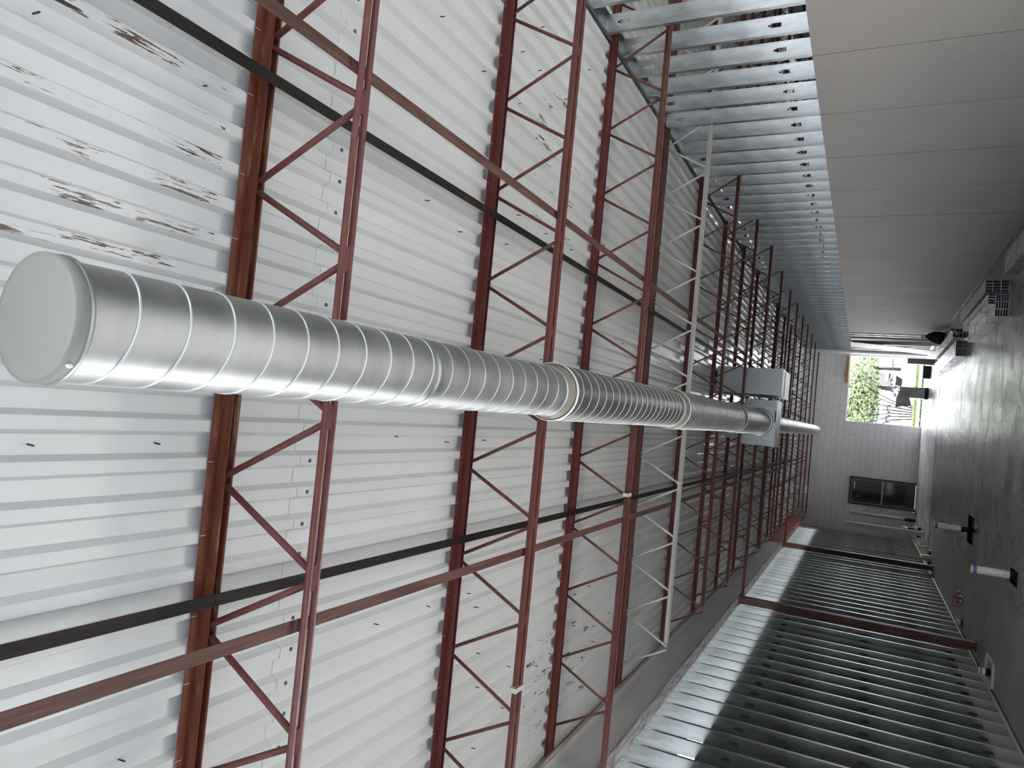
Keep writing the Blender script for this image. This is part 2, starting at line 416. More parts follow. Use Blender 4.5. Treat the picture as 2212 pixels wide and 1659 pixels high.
# ------------------------------------------------------------------ floor with two cut pits
PITS = [(-1.58,-1.11,14.32,15.02), (-1.57,-1.395,10.45,10.90)]     # x0,x1,y0,y1
def cut_rect(mb, x0,x1,y0,y1, holes, z):
    xs = sorted({x0,x1,*[h[0] for h in holes],*[h[1] for h in holes]}); ys = sorted({y0,y1,*[h[2] for h in holes],*[h[3] for h in holes]})
    for i in range(len(xs)-1):
        for j in range(len(ys)-1):
            cx=(xs[i]+xs[i+1])/2; cy=(ys[j]+ys[j+1])/2
            if any(h[0]<cx<h[1] and h[2]<cy<h[3] for h in holes): continue
            mb.quad((xs[i],ys[j],z),(xs[i+1],ys[j],z),(xs[i+1],ys[j+1],z),(xs[i],ys[j+1],z))
mb = MB(); cut_rect(mb, -3.3, 9.7, Y0, YF+.2, PITS, 0.0)
for h in PITS:      # pit walls and bottom
    x0,x1,y0,y1 = h
    for q in (((x0,y0),(x1,y0)),((x1,y0),(x1,y1)),((x1,y1),(x0,y1)),((x0,y1),(x0,y0))):
        (ax,ay),(bx,by)=q
        mb.quad((ax,ay,0),(bx,by,0),(bx,by,-.25),(ax,ay,-.25),1)
    mb.quad((x0,y0,-.25),(x1,y0,-.25),(x1,y1,-.25),(x0,y1,-.25),1)
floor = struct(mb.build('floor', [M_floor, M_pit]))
j = MB(); j.box(XL, XR, 22.49, 22.53, -.01, .003); struct(j.build('trim_1', M_joint))

# ------------------------------------------------------------------ far wall of painted block with door and window openings
WX0,WX1,WZ1 = .665, 3.10, 2.41
DX0,DX1,DZ1 = -2.27,-1.28,2.11
mb = MB()
T = .2
xs = [-9.5, DX0, DX1, WX0, WX1, 9.7]; 
for a,b_,z0 in ((-3.4,DX0,0),(DX0,DX1,DZ1),(DX1,WX0,0),(WX0,WX1,WZ1),(WX1,3.5,0),(3.5,9.4,1.5),(9.4,9.7,0)):  # low opening in the unseen right bay added to let daylight in
    mb.box(a,b_,YF,YF+T,z0,LOWZ+.12)
struct(mb.build('wall_front', M_cmu))
# window opening: white frame and one mullion
wf = MB()
wf.box(WX0,WX0+.03,YF+.02,YF+.12,0,WZ1); wf.box(WX1-.05,WX1,YF+.02,YF+.12,0,WZ1); wf.box(WX0+.03,WX1-.05,YF+.02,YF+.12,WZ1-.03,WZ1)
win = struct(wf.build('window_1', M_frame))
sl = MB(); sl.box(WX0+.03,WX1-.05,YF+.02,YF+.14,.0,.02); sl.build('sill', M_frame, win)
# glazed door
dr = MB()
fw=.075
dr.box(DX0,DX0+fw,YF-.03,YF+.06,0,DZ1); dr.box(DX1-fw,DX1,YF-.03,YF+.06,0,DZ1); dr.box(DX0+fw,DX1-fw,YF-.03,YF+.06,DZ1-.085,DZ1)
door = struct(dr.build('door_1', M_alum))
ix0,ix1 = DX0+fw,DX1-fw
e = MB()
e.box(ix0,ix0+.012,YF-.035,YF-.02,0.02,DZ1-.085); e.box(ix1-.012,ix1,YF-.035,YF-.02,.02,DZ1-.085); e.box(ix0,ix1,YF-.035,YF-.02,DZ1-.097,DZ1-.085)
e.build('edge_strip', M_alum2, door)
r = MB(); r.box(ix0+.012,ix1-.012,YF-.034,YF+.02,1.02,1.065); r.build('middle_rail', M_alum2, door)
for z0,z1 in ((.03,1.02),(1.065,DZ1-.097)):
    g = MB(); g.box(ix0+.012,ix1-.012,YF+.005,YF+.012,z0,z1); g.build('pane', M_glass, door)
g = MB(); g.box(ix1-.36,ix1-.12,YF-.022,YF-.008,DZ1-.19,DZ1-.155); g.build('sign_strip', M_trimw, door)
g = MB(); g.tube([(ix0+.02,YF-.02,DZ1-.11),(ix0+.27,YF-.02,DZ1-.34)],.006,6); g.build('closer_arm', M_alum2, door)
bk = MB(); bk.box(DX0-.4,DX1+.4,YF+T+.02,YF+T+.1,0,DZ1+.4); struct(bk.build('wall_back', M_back))

# white patch board and brown header over the window
pb = MB(); pb.box(2.27,3.07,YF-.012,YF,2.63,2.94); pb.box(2.27,2.66,YF-.02,YF-.012,2.58,2.94); pb.box(2.30,2.42,YF-.012,YF-.001,2.50,2.63)
tag(pb.build('patch_board', M_patch), 'white painted patch board on the block wall above the window', 'board')
hb = MB(); hb.box(2.07,3.06,YF-.05,YF,2.43,2.53)
tag(hb.build('wooden_header', M_wood), 'short brown wooden board fixed along the top of the window opening', 'board')
tr2 = MB(); tr2.box(3.13,3.20,YF-.35,YF-.02,0,3.7); struct(tr2.build('trim_2', M_white))
# conduits and pipes crossing the far end under the roof
for i,(y,z,rad,m,lab) in enumerate([(27.75,3.66,.033,M_white,'pale steel pipe running across the far end below the roof, thickest of the pipes there'),
                              (28.45,3.47,.018,M_dark,'thin dark conduit fixed across the top of the far block wall, the lower of two'),
                              (28.50,3.60,.018,M_brown,'thin brown conduit fixed across the top of the far block wall, the upper of two')]):
    t = MB(); t.tube([(-2.84,y,z),(XR-.05,y,z)], rad, 10)
    if i==0:
        for k in range(8): t.box(-2.6+k*.75,-2.56+k*.75,y-.04,y+.04,z-.04,z+.285)
    else:
        for k in range(5): t.box(-2.6+k*1.3,-2.57+k*1.3,y-.02,YF,z-.022,z+.022)
    tag(t.build('conduit_pipe', m), lab, 'pipe')
vp = MB(); vp.lathe([(3.40,.115),(3.40,.128),(3.44,.128),(3.44,.112),(LOWZ+.03,.112)],24,0,True,False,(-1.86,27.0,0),'Z')
tag(vp.build('roof_vent_pipe', M_pvc), 'short white vent pipe hanging from the roof near the far wall', 'pipe')

# ------------------------------------------------------------------ side bays (seen only through the stud walls) and unseen light blockers
mb = MB(); mb.box(9.55,9.7,Y0,YF,0,LOWZ+.1); struct(mb.build('wall_right', M_outer))
mb = MB(); mb.box(XR+.17,9.55,Y0-.1,Y0,0,LOWZ+.1); mb.box(XL-.17,XR+.17,Y0-.1,Y0,0,LOWZ+.1); struct(mb.build('wall_rear', M_outer))

mb = MB(); mb.box(-5.1,-3.42,-2.0,YF+.2,LOWZ+.03,LOWZ+.2); struct(mb.build('sky_blocker_left', M_outer))  # added out of view to cut skylight through the gap above the left sheathing
mb = MB(); mb.box(-32,-3.45,-4.4,-4.2,-.03,9); struct(mb.build('sky_blocker_rear', M_outer))  # unseen wall added to keep rear sky off the left stud faces
# right wall: sheathing boards, each liftable
PB = [6.311+1.2192*n for n in range(-7,15)]
for i in range(len(PB)-1):
    a,b_ = PB[i]+.0035, PB[i+1]-.0035
    if b_ < 5.2: continue
    p = MB(); xa = XR-.0135-random.uniform(0,.002); xb_ = XR-.0015
    p.quad((xa,a,.018),(xa,b_,.018),(xa,b_,2.376),(xa,a,2.376)); p.quad((xb_,a,.018),(xb_,b_,.018),(xb_,b_,2.376),(xb_,a,2.376))
    p.quad((xa,a,2.376),(xa,b_,2.376),(xb_,b_,2.376),(xb_,a,2.376)); p.quad((xa,a,.018),(xa,b_,.018),(xb_,b_,.018),(xb_,a,.018))
    for yy in (a,b_): p.quad((xa,yy,.018),(xb_,yy,.018),(xb_,yy,2.376),(xa,yy,2.376),1)
    # screw dimples
    k = i-5
    lab = 'tall grey-beige sheathing board, %s from the near end of the right wall' % ordinal(max(1,k))
    tag(p.build('sheathing_board', [M_board,M_joint]), lab, 'wall board', 'sheathing boards on the right wall')
# board over the hidden near part of that wall
# ------------------------------------------------------------------ steel studs
def stud_mesh(name, m, side, h, holes, z0=0.0):
    """C-stud, web in the XZ plane at y=0, flanges towards +y. side=+1: depth to +x (right wall), -1 to -x"""
    mb = MB(); D=.1524; W=.041; t=.0012
    X = lambda x: side*x
    # web with keyhole knockouts
    hs = []
    for zc in holes:
        hs.append((D/2-.019, D/2+.019, zc-.05, zc+.03)); hs.append((D/2-.009, D/2+.009, zc+.03, zc+.052))
    xs = sorted({0,D,*[a for q in hs for a in q[:2]]}); zs = sorted({z0,h,*[a for q in hs for a in q[2:]]})
    for i in range(len(xs)-1):
        for j in range(len(zs)-1):
            cx=(xs[i]+xs[i+1])/2; cz=(zs[j]+zs[j+1])/2
            if any(q[0]<cx<q[1] and q[2]<cz<q[3] for q in hs): continue
            mb.quad((X(xs[i]),0,zs[j]),(X(xs[i+1]),0,zs[j]),(X(xs[i+1]),0,zs[j+1]),(X(xs[i]),0,zs[j+1]))
    # rounded corner + flanges + lips
    for x,dx in ((0,1),(D,-1)):
        mb.quad((X(x),0,z0),(X(x),0,h),(X(x),W,h),(X(x),W,z0))
        mb.quad((X(x),W,z0),(X(x),W,h),(X(x+dx*.012),W,h),(X(x+dx*.012),W,z0))
        mb.box(*sorted((X(x-dx*.0008),X(x+dx*.004))),-.0015,.0006,z0,h)       # bend radius bead
    return mb.mesh(name, m, False)
me_sr = stud_mesh('steel_stud', M_stud, 1, LOWZ-.012, [.30,1.428,2.635,3.785])
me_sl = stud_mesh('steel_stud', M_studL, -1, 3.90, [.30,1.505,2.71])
n=0
k=0
y = 5.5-.4064
while y < 28.3:
    n += 1
    o = link('steel_stud', me_sr, None, (XR, y, .006)); o.rotation_euler = (0,0,random.uniform(-.012,.012))
    tag(o, 'shiny galvanized stud above the sheathing boards, %s from the near end of the right wall' % ordinal(n), 'stud', 'studs of the right wall')
    y += .4064
n=0; y = 6.544
while y < 27.6:
    if min(abs(y-JY[6]), abs(y-JY[10]))>.0:
        n += 1
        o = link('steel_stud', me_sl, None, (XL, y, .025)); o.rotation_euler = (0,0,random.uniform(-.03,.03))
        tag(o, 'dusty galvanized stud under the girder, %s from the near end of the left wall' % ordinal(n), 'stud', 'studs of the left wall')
    y += .4064
def utrack(name, x0, x1, ya, yb, z, up, m, label):
    t = MB(); h=.032*up
    t.box(x0,x1,ya,yb,min(z,z-.0015*up),max(z,z-.0015*up)) if False else t.box(x0,x1,ya,yb,z-.001,z+.001)
    t.box(x0-.0015,x0,ya,yb,min(z,z+h),max(z,z+h)); t.box(x1,x1+.0015,ya,yb,min(z,z+h),max(z,z+h))
    tag(t.build(name, m), label, 'track')
utrack('floor_track', XR, XR+.1535, Y0, YF-.4, .002, 1, M_track, 'galvanized floor track under the right stud wall')
utrack('ceiling_track', XR-.004, XR+.156, Y0, YF-.4, LOWZ-.003, -1, M_track, 'galvanized top track of the right stud wall against the roof deck')
utrack('floor_track', XL-.1535, XL, Y0, YF-.7, .022, 1, M_can, 'pale floor track along the foot of the left stud wall')
cu = MB(); cu.box(XL-.17,XL+.012,Y0,YF-.7,0,.020); struct(cu.build('baseboard_left', M_joint))
# dark sheathing on the far side of the left studs
mb = MB(); mb.box(XL-.17,XL-.156,Y0,YF,0,3.03); mb.box(XL-.17,XL-.156,26.6,YF,3.03,3.95); s_ = mb.build('dark_sheathing', M_back); tag(s_, 'dark sheathing behind the left studs, stopping short of the girder', 'wall board')  # far upper piece added to keep gap light off the block wall
mb = MB(); mb.box(XR+.156,XR+.17,Y0,YF,0,2.30); s_ = mb.build('dark_sheathing', M_back); tag(s_, 'dark sheathing on the back of the right stud wall, below the open studs', 'wall board')

# ------------------------------------------------------------------ girder and columns on the left
GX=-2.96
def girder(ya,yb,mw,label):
    g = thing('steel_girder', label, 'beam', (GX,ya,3.505))
    L_=yb-ya
    w = MB(); w.box(-.006,.006,0,L_,.016,.379); w.box(-.085,.085,0,L_,.379,.395); w.box(.006,.016,0,L_,.369,.379); w.build('web', mw, g)
    f = MB(); f.box(-.085,.085,0,L_,0,.016); f.build('bottom_flange', M_flange if mw is M_girder else mw, g)
    return g
girder(Y0,7.2,M_girder,'grey steel girder along the left wall, nearest length up to the weld')
girder(7.204,18.6,M_girder,'grey steel girder along the left wall, long middle length between the two joints')
girder(18.604,JY[10]+.1,M_girder,'short grey length of girder just before the red one')
girder(JY[10]+.104,YF,M_rgirder,'red girder at the far end of the left wall')
for k,lab in ((6,'rusty brown steel column in the left wall, nearer of the two'),(10,'rusty brown steel column in the left wall, farther of the two')):
    c = thing('steel_column', lab, 'column', (GX,JY[k],0))
    s_ = MB(); s_.box(-.06,.06,-.06,.06,.012,3.49); s_.build('shaft', M_column, c)
    b2 = MB(); b2.box(-.09,.09,-.09,.09,0,.012); b2.build('base_plate', M_column, c)
    b3 = MB(); b3.box(-.085,.085,-.1,.1,3.49,3.505); b3.build('cap_plate', M_column, c)

# ------------------------------------------------------------------ bar joists
XA, XB = -3.02, 9.4
def top_chord_mesh(mcol, pins):
    mb = MB()
    for sgn in (-1,1):
        g=.0125
        p = [(sgn*g,0),(sgn*(g+.050),0),(sgn*(g+.050),-.005),(sgn*(g+.006),-.0065),(sgn*(g+.005),-.050),(sgn*g,-.050)]
        mb.prism(p,'X',XA,XB)
    if pins:
        for n in range(-16,27):
            x = C0+n*PITCH*2+random.uniform(-.02,.02)
            mb.box(x-.0015,x+.0015,-.064,-.040,-.0065,-.0045,1)
    return mb.mesh('top_chord',[mcol,M_can])
def rod(a,b_,r,n=10):
    t = MB(); t.tube([a,b_],r,n); return t
H = TOPZ-BOTZ
ZT, ZB = TOPZ-.047, BOTZ+.004
XT = [.188+.565*i for i in range(-6,6)]          # top panel points
XBm = [x-.2825 for x in XT]                      # bottom panel points
def webs(r, n=10):
    """two rod meshes: leaning one way and the other, local origin at the bottom panel point"""
    up = rod((.018,0,0),(.2825-.022,0,ZT-ZB),r,n).mesh('web_bar',M_web)
    dn = rod((-.018,0,0),(-.2825+.022,0,ZT-ZB),r,n).mesh('web_bar',M_web)
    return up,dn
W_big = webs(.0125,12); W_std = webs(.0105)
def recolor(pair, m):
    out=[]
    for me in pair:
        c = me.copy(); c.materials[0]=m; out.append(c)
    return out
W_white = recolor(W_std, M_white)
ME = {}
def chord_bottom(kind, m, x0):
    mb = MB()
    if kind=='rods':
        for sg in (-1,1): mb.tube([(x0,sg*.0205,0),(XB,sg*.0205,0)], .0125, 14)
        for x in XBm:
            if x> x0: mb.box(x-.045,x+.045,-.012,.012,-.006,.008)
    else:
        for sg in (-1,1):
            g=.0105
            mb.prism([(sg*g,.034),(sg*g,-.004),(sg*(g+.036),-.004),(sg*(g+.036),0.0),(sg*(g+.0045),.0008),(sg*(g+.004),.034)],'X',x0,XB)
        for x in XBm:
            if x > x0: mb.box(x-.03,x+.03,-.0105,.0105,-.002,.02)
    return mb.mesh('bottom_chord', m)
far_zig = {}
def right_bay_web(r, m):
    mb = MB(); xb = XBm[-1]+.565; pts=[]
    x = XT[-1]
    pts=[(x,0,ZT)]
    while x < XB-.6:
        pts.append((x+.2825,0,ZB)); pts.append((x+.565,0,ZT)); x += .565
    for a,b_ in zip(pts[:-1],pts[1:]): mb.tube([a,b_],r,6)
    return mb.mesh('web_bar',m)
RB = right_bay_web(.0105,M_web); RBw = right_bay_web(.0105,M_white)
TC = {'rust':top_chord_mesh(M_rustred,True),'red':top_chord_mesh(M_red,True),'brown':top_chord_mesh(M_brown2,True),'plain':top_chord_mesh(M_red,False)}
BC = {}
for k in range(14):
    ext = k in (2,6,10)
    kind = 'rods' if k==0 else 'angles'
    m = M_web if k<3 else M_white if k==3 else M_red
    x0 = -2.90 if ext else (-2.30)
    key = (kind,m.name,x0)
    if key not in BC: BC[key]=chord_bottom(kind,m,x0)
    if k==0: lab='rusty red bar joist nearest the camera, with a bottom chord of two round rods'
    elif k==3: lab='bar joist with white painted web bars and white bottom chord, fourth from the camera'
    else: lab='red bar joist with an angle bottom chord, %s joist counted from the camera' % ordinal(k+1)
    j = thing('bar_joist', lab, 'roof joist', (0,JY[k],0), 0, 'bar joists under the roof deck')
    link('top_chord', TC['rust'] if k==0 else TC['red'] if k in (1,2) else TC['brown'] if k==3 else TC['plain'], j, (0,0,TOPZ))
    link('bottom_chord', BC[key], j, (0,0,BOTZ))
    up,dn = W_big if k==0 else W_white if k==3 else W_std
    for xb in XBm:
        if xb < -2.45: continue
        link('web_bar', up, j, (xb,0,ZB))
        if xb-.2825 > -3.0: link('web_bar', dn, j, (xb,0,ZB))
    link('web_bar', up, j, (XBm[-1]+.565,0,ZB)) if False else None
    link('web_bar', RBw if k==3 else RB, j)
    se = MB(); se.box(XA,XA+.16,-.06,.06,TOPZ-.05,TOPZ-.044); se.build('bearing_seat', M_white if k==3 else M_red, j)
    if k in (1,2,3):      # zip tie round the bottom chord
        for x in ((-.62,) if k!=1 else (-1.62,)):
            zt = MB(); zt.box(x-.014,x+.014,-.050,.050,BOTZ-.008,BOTZ+.038); zt.build('band_clip', M_white, j)

# bridging angles running the length of the roof
def bridging(x,z,m,label,flip=1,w=.045):
    t = MB()
    t.prism([(x-w/2,z),(x+w/2,z),(x+w/2,z+.0045),(x-w/2+.0045,z+.0045),(x-w/2+.0045,z+w),(x-w/2,z+w)] if flip>0 else
            [(x-w/2,z),(x+w/2,z),(x+w/2,z+w),(x+w/2-.0045,z+w),(x+w/2-.0045,z+.0045),(x-w/2,z+.0045)],'Y',.0,JY[-1]+.05)
    tag(t.build('bridging_angle', m), label, 'bracing', 'bridging angles across the joists')
bridging(1.155,TOPZ-.0975,M_dark,'dark brown bridging angle under the top chords, on the right of the duct',-1)
bridging(-.812,TOPZ-.0975,M_dark,'dark brown bridging angle under the top chords, on the left of the duct',1)
bridging(1.165,BOTZ+.0355,M_brown,'rusty bridging angle on the bottom chords, on the right of the duct',-1)
bridging(-.83,BOTZ+.0355,M_brown,'rusty bridging angle on the bottom chords, on the left of the duct',1)
t = MB(); t.prism([(-2.82,3.855),(-2.78,3.855),(-2.78,3.859),(-2.816,3.859),(-2.816,3.90),(-2.82,3.90)],'Y',.0,YF-2.4)
tag(t.build('bridging_angle', steel_paint('patchy_white_brown',(.16,.07,.05),(.35,.28,.24),(.6,.58,.55),.5,(20,.9,20))), 'white and brown bridging angle close beside the girder', 'bracing', 'bridging angles across the joists')

# ------------------------------------------------------------------ spiral duct
DZ, DX0_, DSL = 3.258, .085, .0056
ax = lambda y: DX0_+DSL*y
duct = thing('spiral_duct', 'long round galvanized spiral duct hung below the joists', 'duct', (0,0,DZ))
def tube_section(name, m, prof, cap0=False, cap1=False):
    mb = MB(); mb.lathe([(y,r) for y,r in prof], 56, 0, cap0, cap1, (DX0_,0,0), 'Y', DSL)
    return mb.build(name, m, duct)
def seam(y0,y1,r,pitch,ph,bead,m,n=44):
    mb = MB(); pts=[]; N=int((y1-y0)/pitch*n)
    for i in range(N+1):
        y=y0+(y1-y0)*i/N; t=2*PI*(y-ph)/pitch
        pts.append((ax(y)+(r+.0002)*math.sin(t), y, -(r+.0002)*math.cos(t)))
    mb.tube(pts, bead, 6); return mb.build('spiral_seam', m, duct, fix=False)
RA,RB_,RC,RD,RE = .127,.151,.170,.186,.160
CAPY=.842
tube_section('duct_section', M_duct, [(CAPY+.03,RA),(2.165,RA)])
tube_section('duct_section', M_duct, [(2.165,RA+.0015),(3.395,RA+.0015)])
tube_section('duct_section', M_duct2, [(3.475,RB_),(5.985,RB_)])
tube_section('duct_section', M_duct2, [(6.09,RC),(9.20,RC)])
tube_section('duct_section', M_duct2, [(9.30,RD),(11.80,RD)])
tube_section('duct_section', M_duct2, [(12.42,RE),(26.35,RE),(26.40,RE*.96)], False, True)
for y0,r0,y1,r1 in ((3.395,RA,3.475,RB_),(5.985,RB_,6.09,RC),(9.20,RC,9.30,RD)):
    tube_section('reducer_ring', M_cone, [(y0,r0),(y1,r1)])
    mb=MB(); mb.lathe([(y1-.014,r1+.0005),(y1-.012,r1+.005),(y1+.006,r1+.005),(y1+.008,r1+.0005)],56,0,False,False,(DX0_,0,0),'Y',DSL); mb.build('sealant_band', M_seal, duct)
    mb=MB(); mb.lathe([(y0-.012,r0+.0005),(y0-.011,r0+.0035),(y0+.002,r0+.0035),(y0+.003,r0+.0005)],56,0,False,False,(DX0_,0,0),'Y',DSL); mb.build('collar', M_seam, duct)
tube_section('collar', M_duct, [(2.150,RA+.0005),(2.152,RA+.003),(2.172,RA+.003),(2.190,RA+.002)])
seam(CAPY+.08,3.36,RA,.127,.976,.0032,M_seam)
seam(3.50,5.96,RB_,.125,3.56,.0020,M_seam)
seam(6.12,9.17,RC,.075,6.15,.0030,M_duct,30)
seam(9.33,11.80,RD,.062,9.35,.0020,M_duct,26)
seam(12.45,26.3,RE,1.15,12.6,.0045,M_duct,60)
mb=MB(); mb.lathe([(CAPY,RA-.004),(CAPY,RA+.0065),(CAPY+.034,RA+.0065),(CAPY+.036,RA)],56,0,True,False,(DX0_,0,0),'Y',DSL)
cap = mb.build('end_cap', M_cap, duct)
mb=MB(); mb.lathe([(CAPY+.030,RA+.0068),(CAPY+.032,RA+.0085),(CAPY+.038,RA+.0085),(CAPY+.040,RA+.0005)],56,0,False,False,(DX0_,0,0),'Y',DSL); mb.build('cap_rim', M_duct, duct)
mb=MB(); mb.ball((ax(CAPY)-.090,CAPY+.018,-.100),(.006,.008,.006)); mb.build('cap_screw', M_seam, duct)
for k,r in ((0,RA),(1,RB_-.02),(2,RB_),(3,RC),(4,RD),(6,RE),(8,RE),(10,RE),(12,RE)):
    mb=MB(); x=ax(JY[k]); mb.box(x-.012,x+.012,JY[k]-.0145,JY[k]-.0125,r-.004,BOTZ-DZ+.03); mb.build('hanger_strap', M_duct, duct)

# ------------------------------------------------------------------ sheet metal boxes in the middle of the room
pl = thing('plenum_box', 'galvanized plenum box that the round duct runs into', 'duct', (.14,11.80,3.0))
mb=MB(); mb.box(-.36,.36,0,.62,.03,.50); mb.build('box', M_sheet, pl)
mb=MB(); mb.box(-.37,.37,-.012,.632,0,.03); mb.build('bottom_pan', M_sheet, pl)
mb=MB(); mb.box(-.30,.30,.02,.60,.50,.55); mb.hexa([(-.30,.02,.55),(.30,.02,.55),(.30,.60,.55),(-.30,.60,.55),(-.26,.06,.9535),(.26,.06,.9535),(.26,.56,.9535),(-.26,.56,.9535)]); mb.build('neck', M_sheet, pl)
for x in (-.24,.24):
    for z0 in (.06,.36):
        mb=MB(); mb.box(x-.006,x+.006,-.010,0,z0,z0+.11); mb.build('standing_seam', M_seam, pl)
mb=MB(); mb.lathe([(-.012,RD+.001),(-.012,RD+.03),(0,RD+.032)],48,0,False,False,(ax(11.8)-.14,0,DZ-3.0),'Y',0); mb.build('flange', M_sheet, pl)
mb=MB(); mb.box(.02,.20,-.016,-.011,.006,.024); mb.build('slot', M_steelin, pl)
rb = thing('drop_duct', 'rectangular galvanized duct dropping from the roof beside the plenum box', 'duct', (.79,11.78,2.95))
mb=MB(); mb.box(-.208,.208,0,1.08,.06,1.003); mb.build('box', M_sheet, rb)
mb=MB(); mb.box(-.216,.216,-.010,1.09,0,.06); mb.build('bottom_pan', M_sheet, rb)
mb=MB(); mb.box(-.205,.205,-.004,0,.52,.53); mb.build('cross_joint', M_duct, rb)
mb=MB(); mb.box(.03,.036,-.005,0,.08,1.0); mb.build('standing_seam', M_duct, rb)
mb=MB(); mb.box(-.20,.20,.30,.36,-.003,0); mb.build('slot', M_steelin, rb)

# ------------------------------------------------------------------ pipe stubs standing out of the slab
def stub(x,y,top,black,r,label,z0=-.25,cap=True,prints=False):
    p = thing('pipe_stub', label, 'pipe', (x,y,0))
    a = MB(); a.lathe([(z0,r*.97),(black,r*.97)],20,0,True,False,(0,0,0),'Z'); a.build('lower_pipe', M_abs, p)
    w = MB(); w.lathe([(black-.004,r),(black,r*1.03),(top,r*1.03),(top,r*.9),(top-.02,r*.85)],24,0,False,True,(0,0,0),'Z'); w.build('upper_pipe', M_pvc, p)
    c = MB(); c.lathe([(top-.055,r*1.032),(top-.045,r*1.036),(top-.025,r*1.036),(top-.018,r*1.032)],24,0,False,False,(0,0,0),'Z'); c.build('primer_band', M_purple, p)
    if prints:
        q = MB(); rr=r*1.036
        def patch(z_0,z_1,a0,a1,mt):
            q.quad((rr*math.cos(a0),rr*math.sin(a0),z_0),(rr*math.cos(a1),rr*math.sin(a1),z_0),(rr*math.cos(a1),rr*math.sin(a1),z_1),(rr*math.cos(a0),rr*math.sin(a0),z_1),mt)
        z=black+.012
        for i in range(14):
            if i==7: z+=.012; continue
            h=.0075; patch(z,z+h*.8,-1.72,-1.56 if i<7 else -1.60,0); z+=h+.0025
        q.build('printed_line', M_redink, p)
        s_ = MB()
        for i in range(8):
            zz=top-.22+i*.012; a0=-1.35-.07*i
            n=len(s_.v); s_.quad((rr*math.cos(a0),rr*math.sin(a0),zz),(rr*math.cos(a0-.09),rr*math.sin(a0-.09),zz-.012),(rr*math.cos(a0-.09),rr*math.sin(a0-.09),zz-.006),(rr*math.cos(a0),rr*math.sin(a0),zz+.006))
        s_.build('scuff', M_ink, p)
    return p
stub(-1.45,10.6,.455,.065,.048,'white pipe stub with purple band and red print, nearest the camera in the floor pit',prints=True)
stub(-1.335,14.5,.565,.17,.048,'white pipe stub with black lower half standing in the farther floor pit')
stub(-2.62,26.0,.47,.32,.062,'short pale stub with a tall black lower half, in front of the far left corner',0.0)
stub(-2.50,25.3,.22,.10,.05,'small white capped stub beside the upright plank',0.0)
stub(-2.72,25.2,.33,.12,.05,'short white stub behind the foot of the upright plank',0.0)
stub(-2.26,27.7,.13,.05,.04,'tiny white capped stub at the foot of the glazed door',0.0)
lp = thing('standing_pipe','long aged white pipe with a black foot standing by the glazed door','pipe',(-2.525,28.05,0))
a=MB(); a.lathe([(0,.052),(.325,.052)],18,0,True,False,(0,0,0),'Z'); a.build('lower_pipe',M_abs,lp)
a=MB(); a.lathe([(.322,.054),(.325,.057),(2.03,.057),(2.03,.045)],20,0,False,True,(0,0,0),'Z'); a.build('upper_pipe',M_pvcd,lp)
pk=MB(); pk.box(-2.585,-2.47,24.0,24.045,0,2.085); pk.box(-2.47,-2.445,23.985,24.05,0,2.085,1)
tag(pk.build('upright_plank',[M_pvcd,M_pvc]),'pale plank with a white edge standing upright near the left stud wall','board')
# open black frames around the pits
for (x0,x1,y0,y1),lab in zip(PITS,('thin pale lip around the farther floor pit','thin pale lip around the floor pit nearest the camera')):
    f=MB()
    for bx in ((x0-.012,x0,y0-.012,y1+.012),(x1,x1+.012,y0-.012,y1+.012),(x0,x1,y1,y1+.012)): f.box(*bx,-.05,.006)
    tag(f.build('pit_lip',M_pit),lab,'floor pit')

# small things along the foot of the left wall
cp = thing('pipe_stub','small capped stub with purple band in a black collar at the left wall','pipe',(-2.97,11.81,0))
a=MB(); a.lathe([(0,.05),(.06,.05)],18,0,True,False,(0,0,0),'Z'); a.build('lower_pipe',M_abs,cp)
a=MB(); a.lathe([(.06,.045),(.135,.045),(.14,.035)],18,0,False,True,(0,0,0),'Z'); a.build('upper_pipe',M_pvc,cp)
a=MB(); a.lathe([(.10,.0455),(.115,.0465),(.12,.0455)],18,0,False,False,(0,0,0),'Z'); a.build('primer_band',M_purple,cp)
fr=MB(); fr.box(-3.10,-3.08,11.5,12.1,0,.05); fr.box(-2.80,-2.78,11.5,12.1,0,.03); fr.box(-3.08,-2.80,12.08,12.1,0,.03); fr.box(-3.08,-2.80,11.5,11.52,0,.03)
tag(fr.build('form_frame',M_pitlip),'thin open form frame on the floor around the small capped stub','frame')
rg=MB()
for i in range(9):
    rg.ball((-2.60+random.uniform(-.08,.08),15.0+i*.07,.03+random.uniform(0,.02)),(.06,.07,.035),8,6,0,.35)
tag(rg.build('crumpled_cloth',M_rag),'crumpled white and red cloth on the dark new concrete near the left wall','cloth')
ws = thing('pipe_stub','short white stub with a grey clamp close to the left wall column','pipe',(-2.99,14.85,0))
a=MB(); a.lathe([(0,.055),(.10,.055),(.10,.04)],16,0,True,True,(0,0,0),'Z'); a.build('upper_pipe',M_can,ws)
a=MB(); a.lathe([(.0,.07),(.03,.07),(.03,.056)],16,0,True,False,(0,0,0),'Z'); a.build('clamp',M_abs,ws)
cn = MB(); cn.lathe([(0,.075),(.02,.078),(.22,.078),(.225,.07)],18,0,True,True,(-2.80,21.2,0),'Z'); tag(cn.build('paint_can',M_can),'grey can on the floor beside the left wall before the red girder','can')
ys = MB(); ys.box(-2.66,-2.62,22.0,22.05,0,.26); tag(ys.build('marker_stake',M_yellow),'short yellow stake standing near the grey can','stake')
bx = MB(); bx.box(-3.02,-2.66,21.5,21.9,0,.05); tag(bx.build('floor_form',M_abs),'black shallow form on the floor behind the grey can','form')

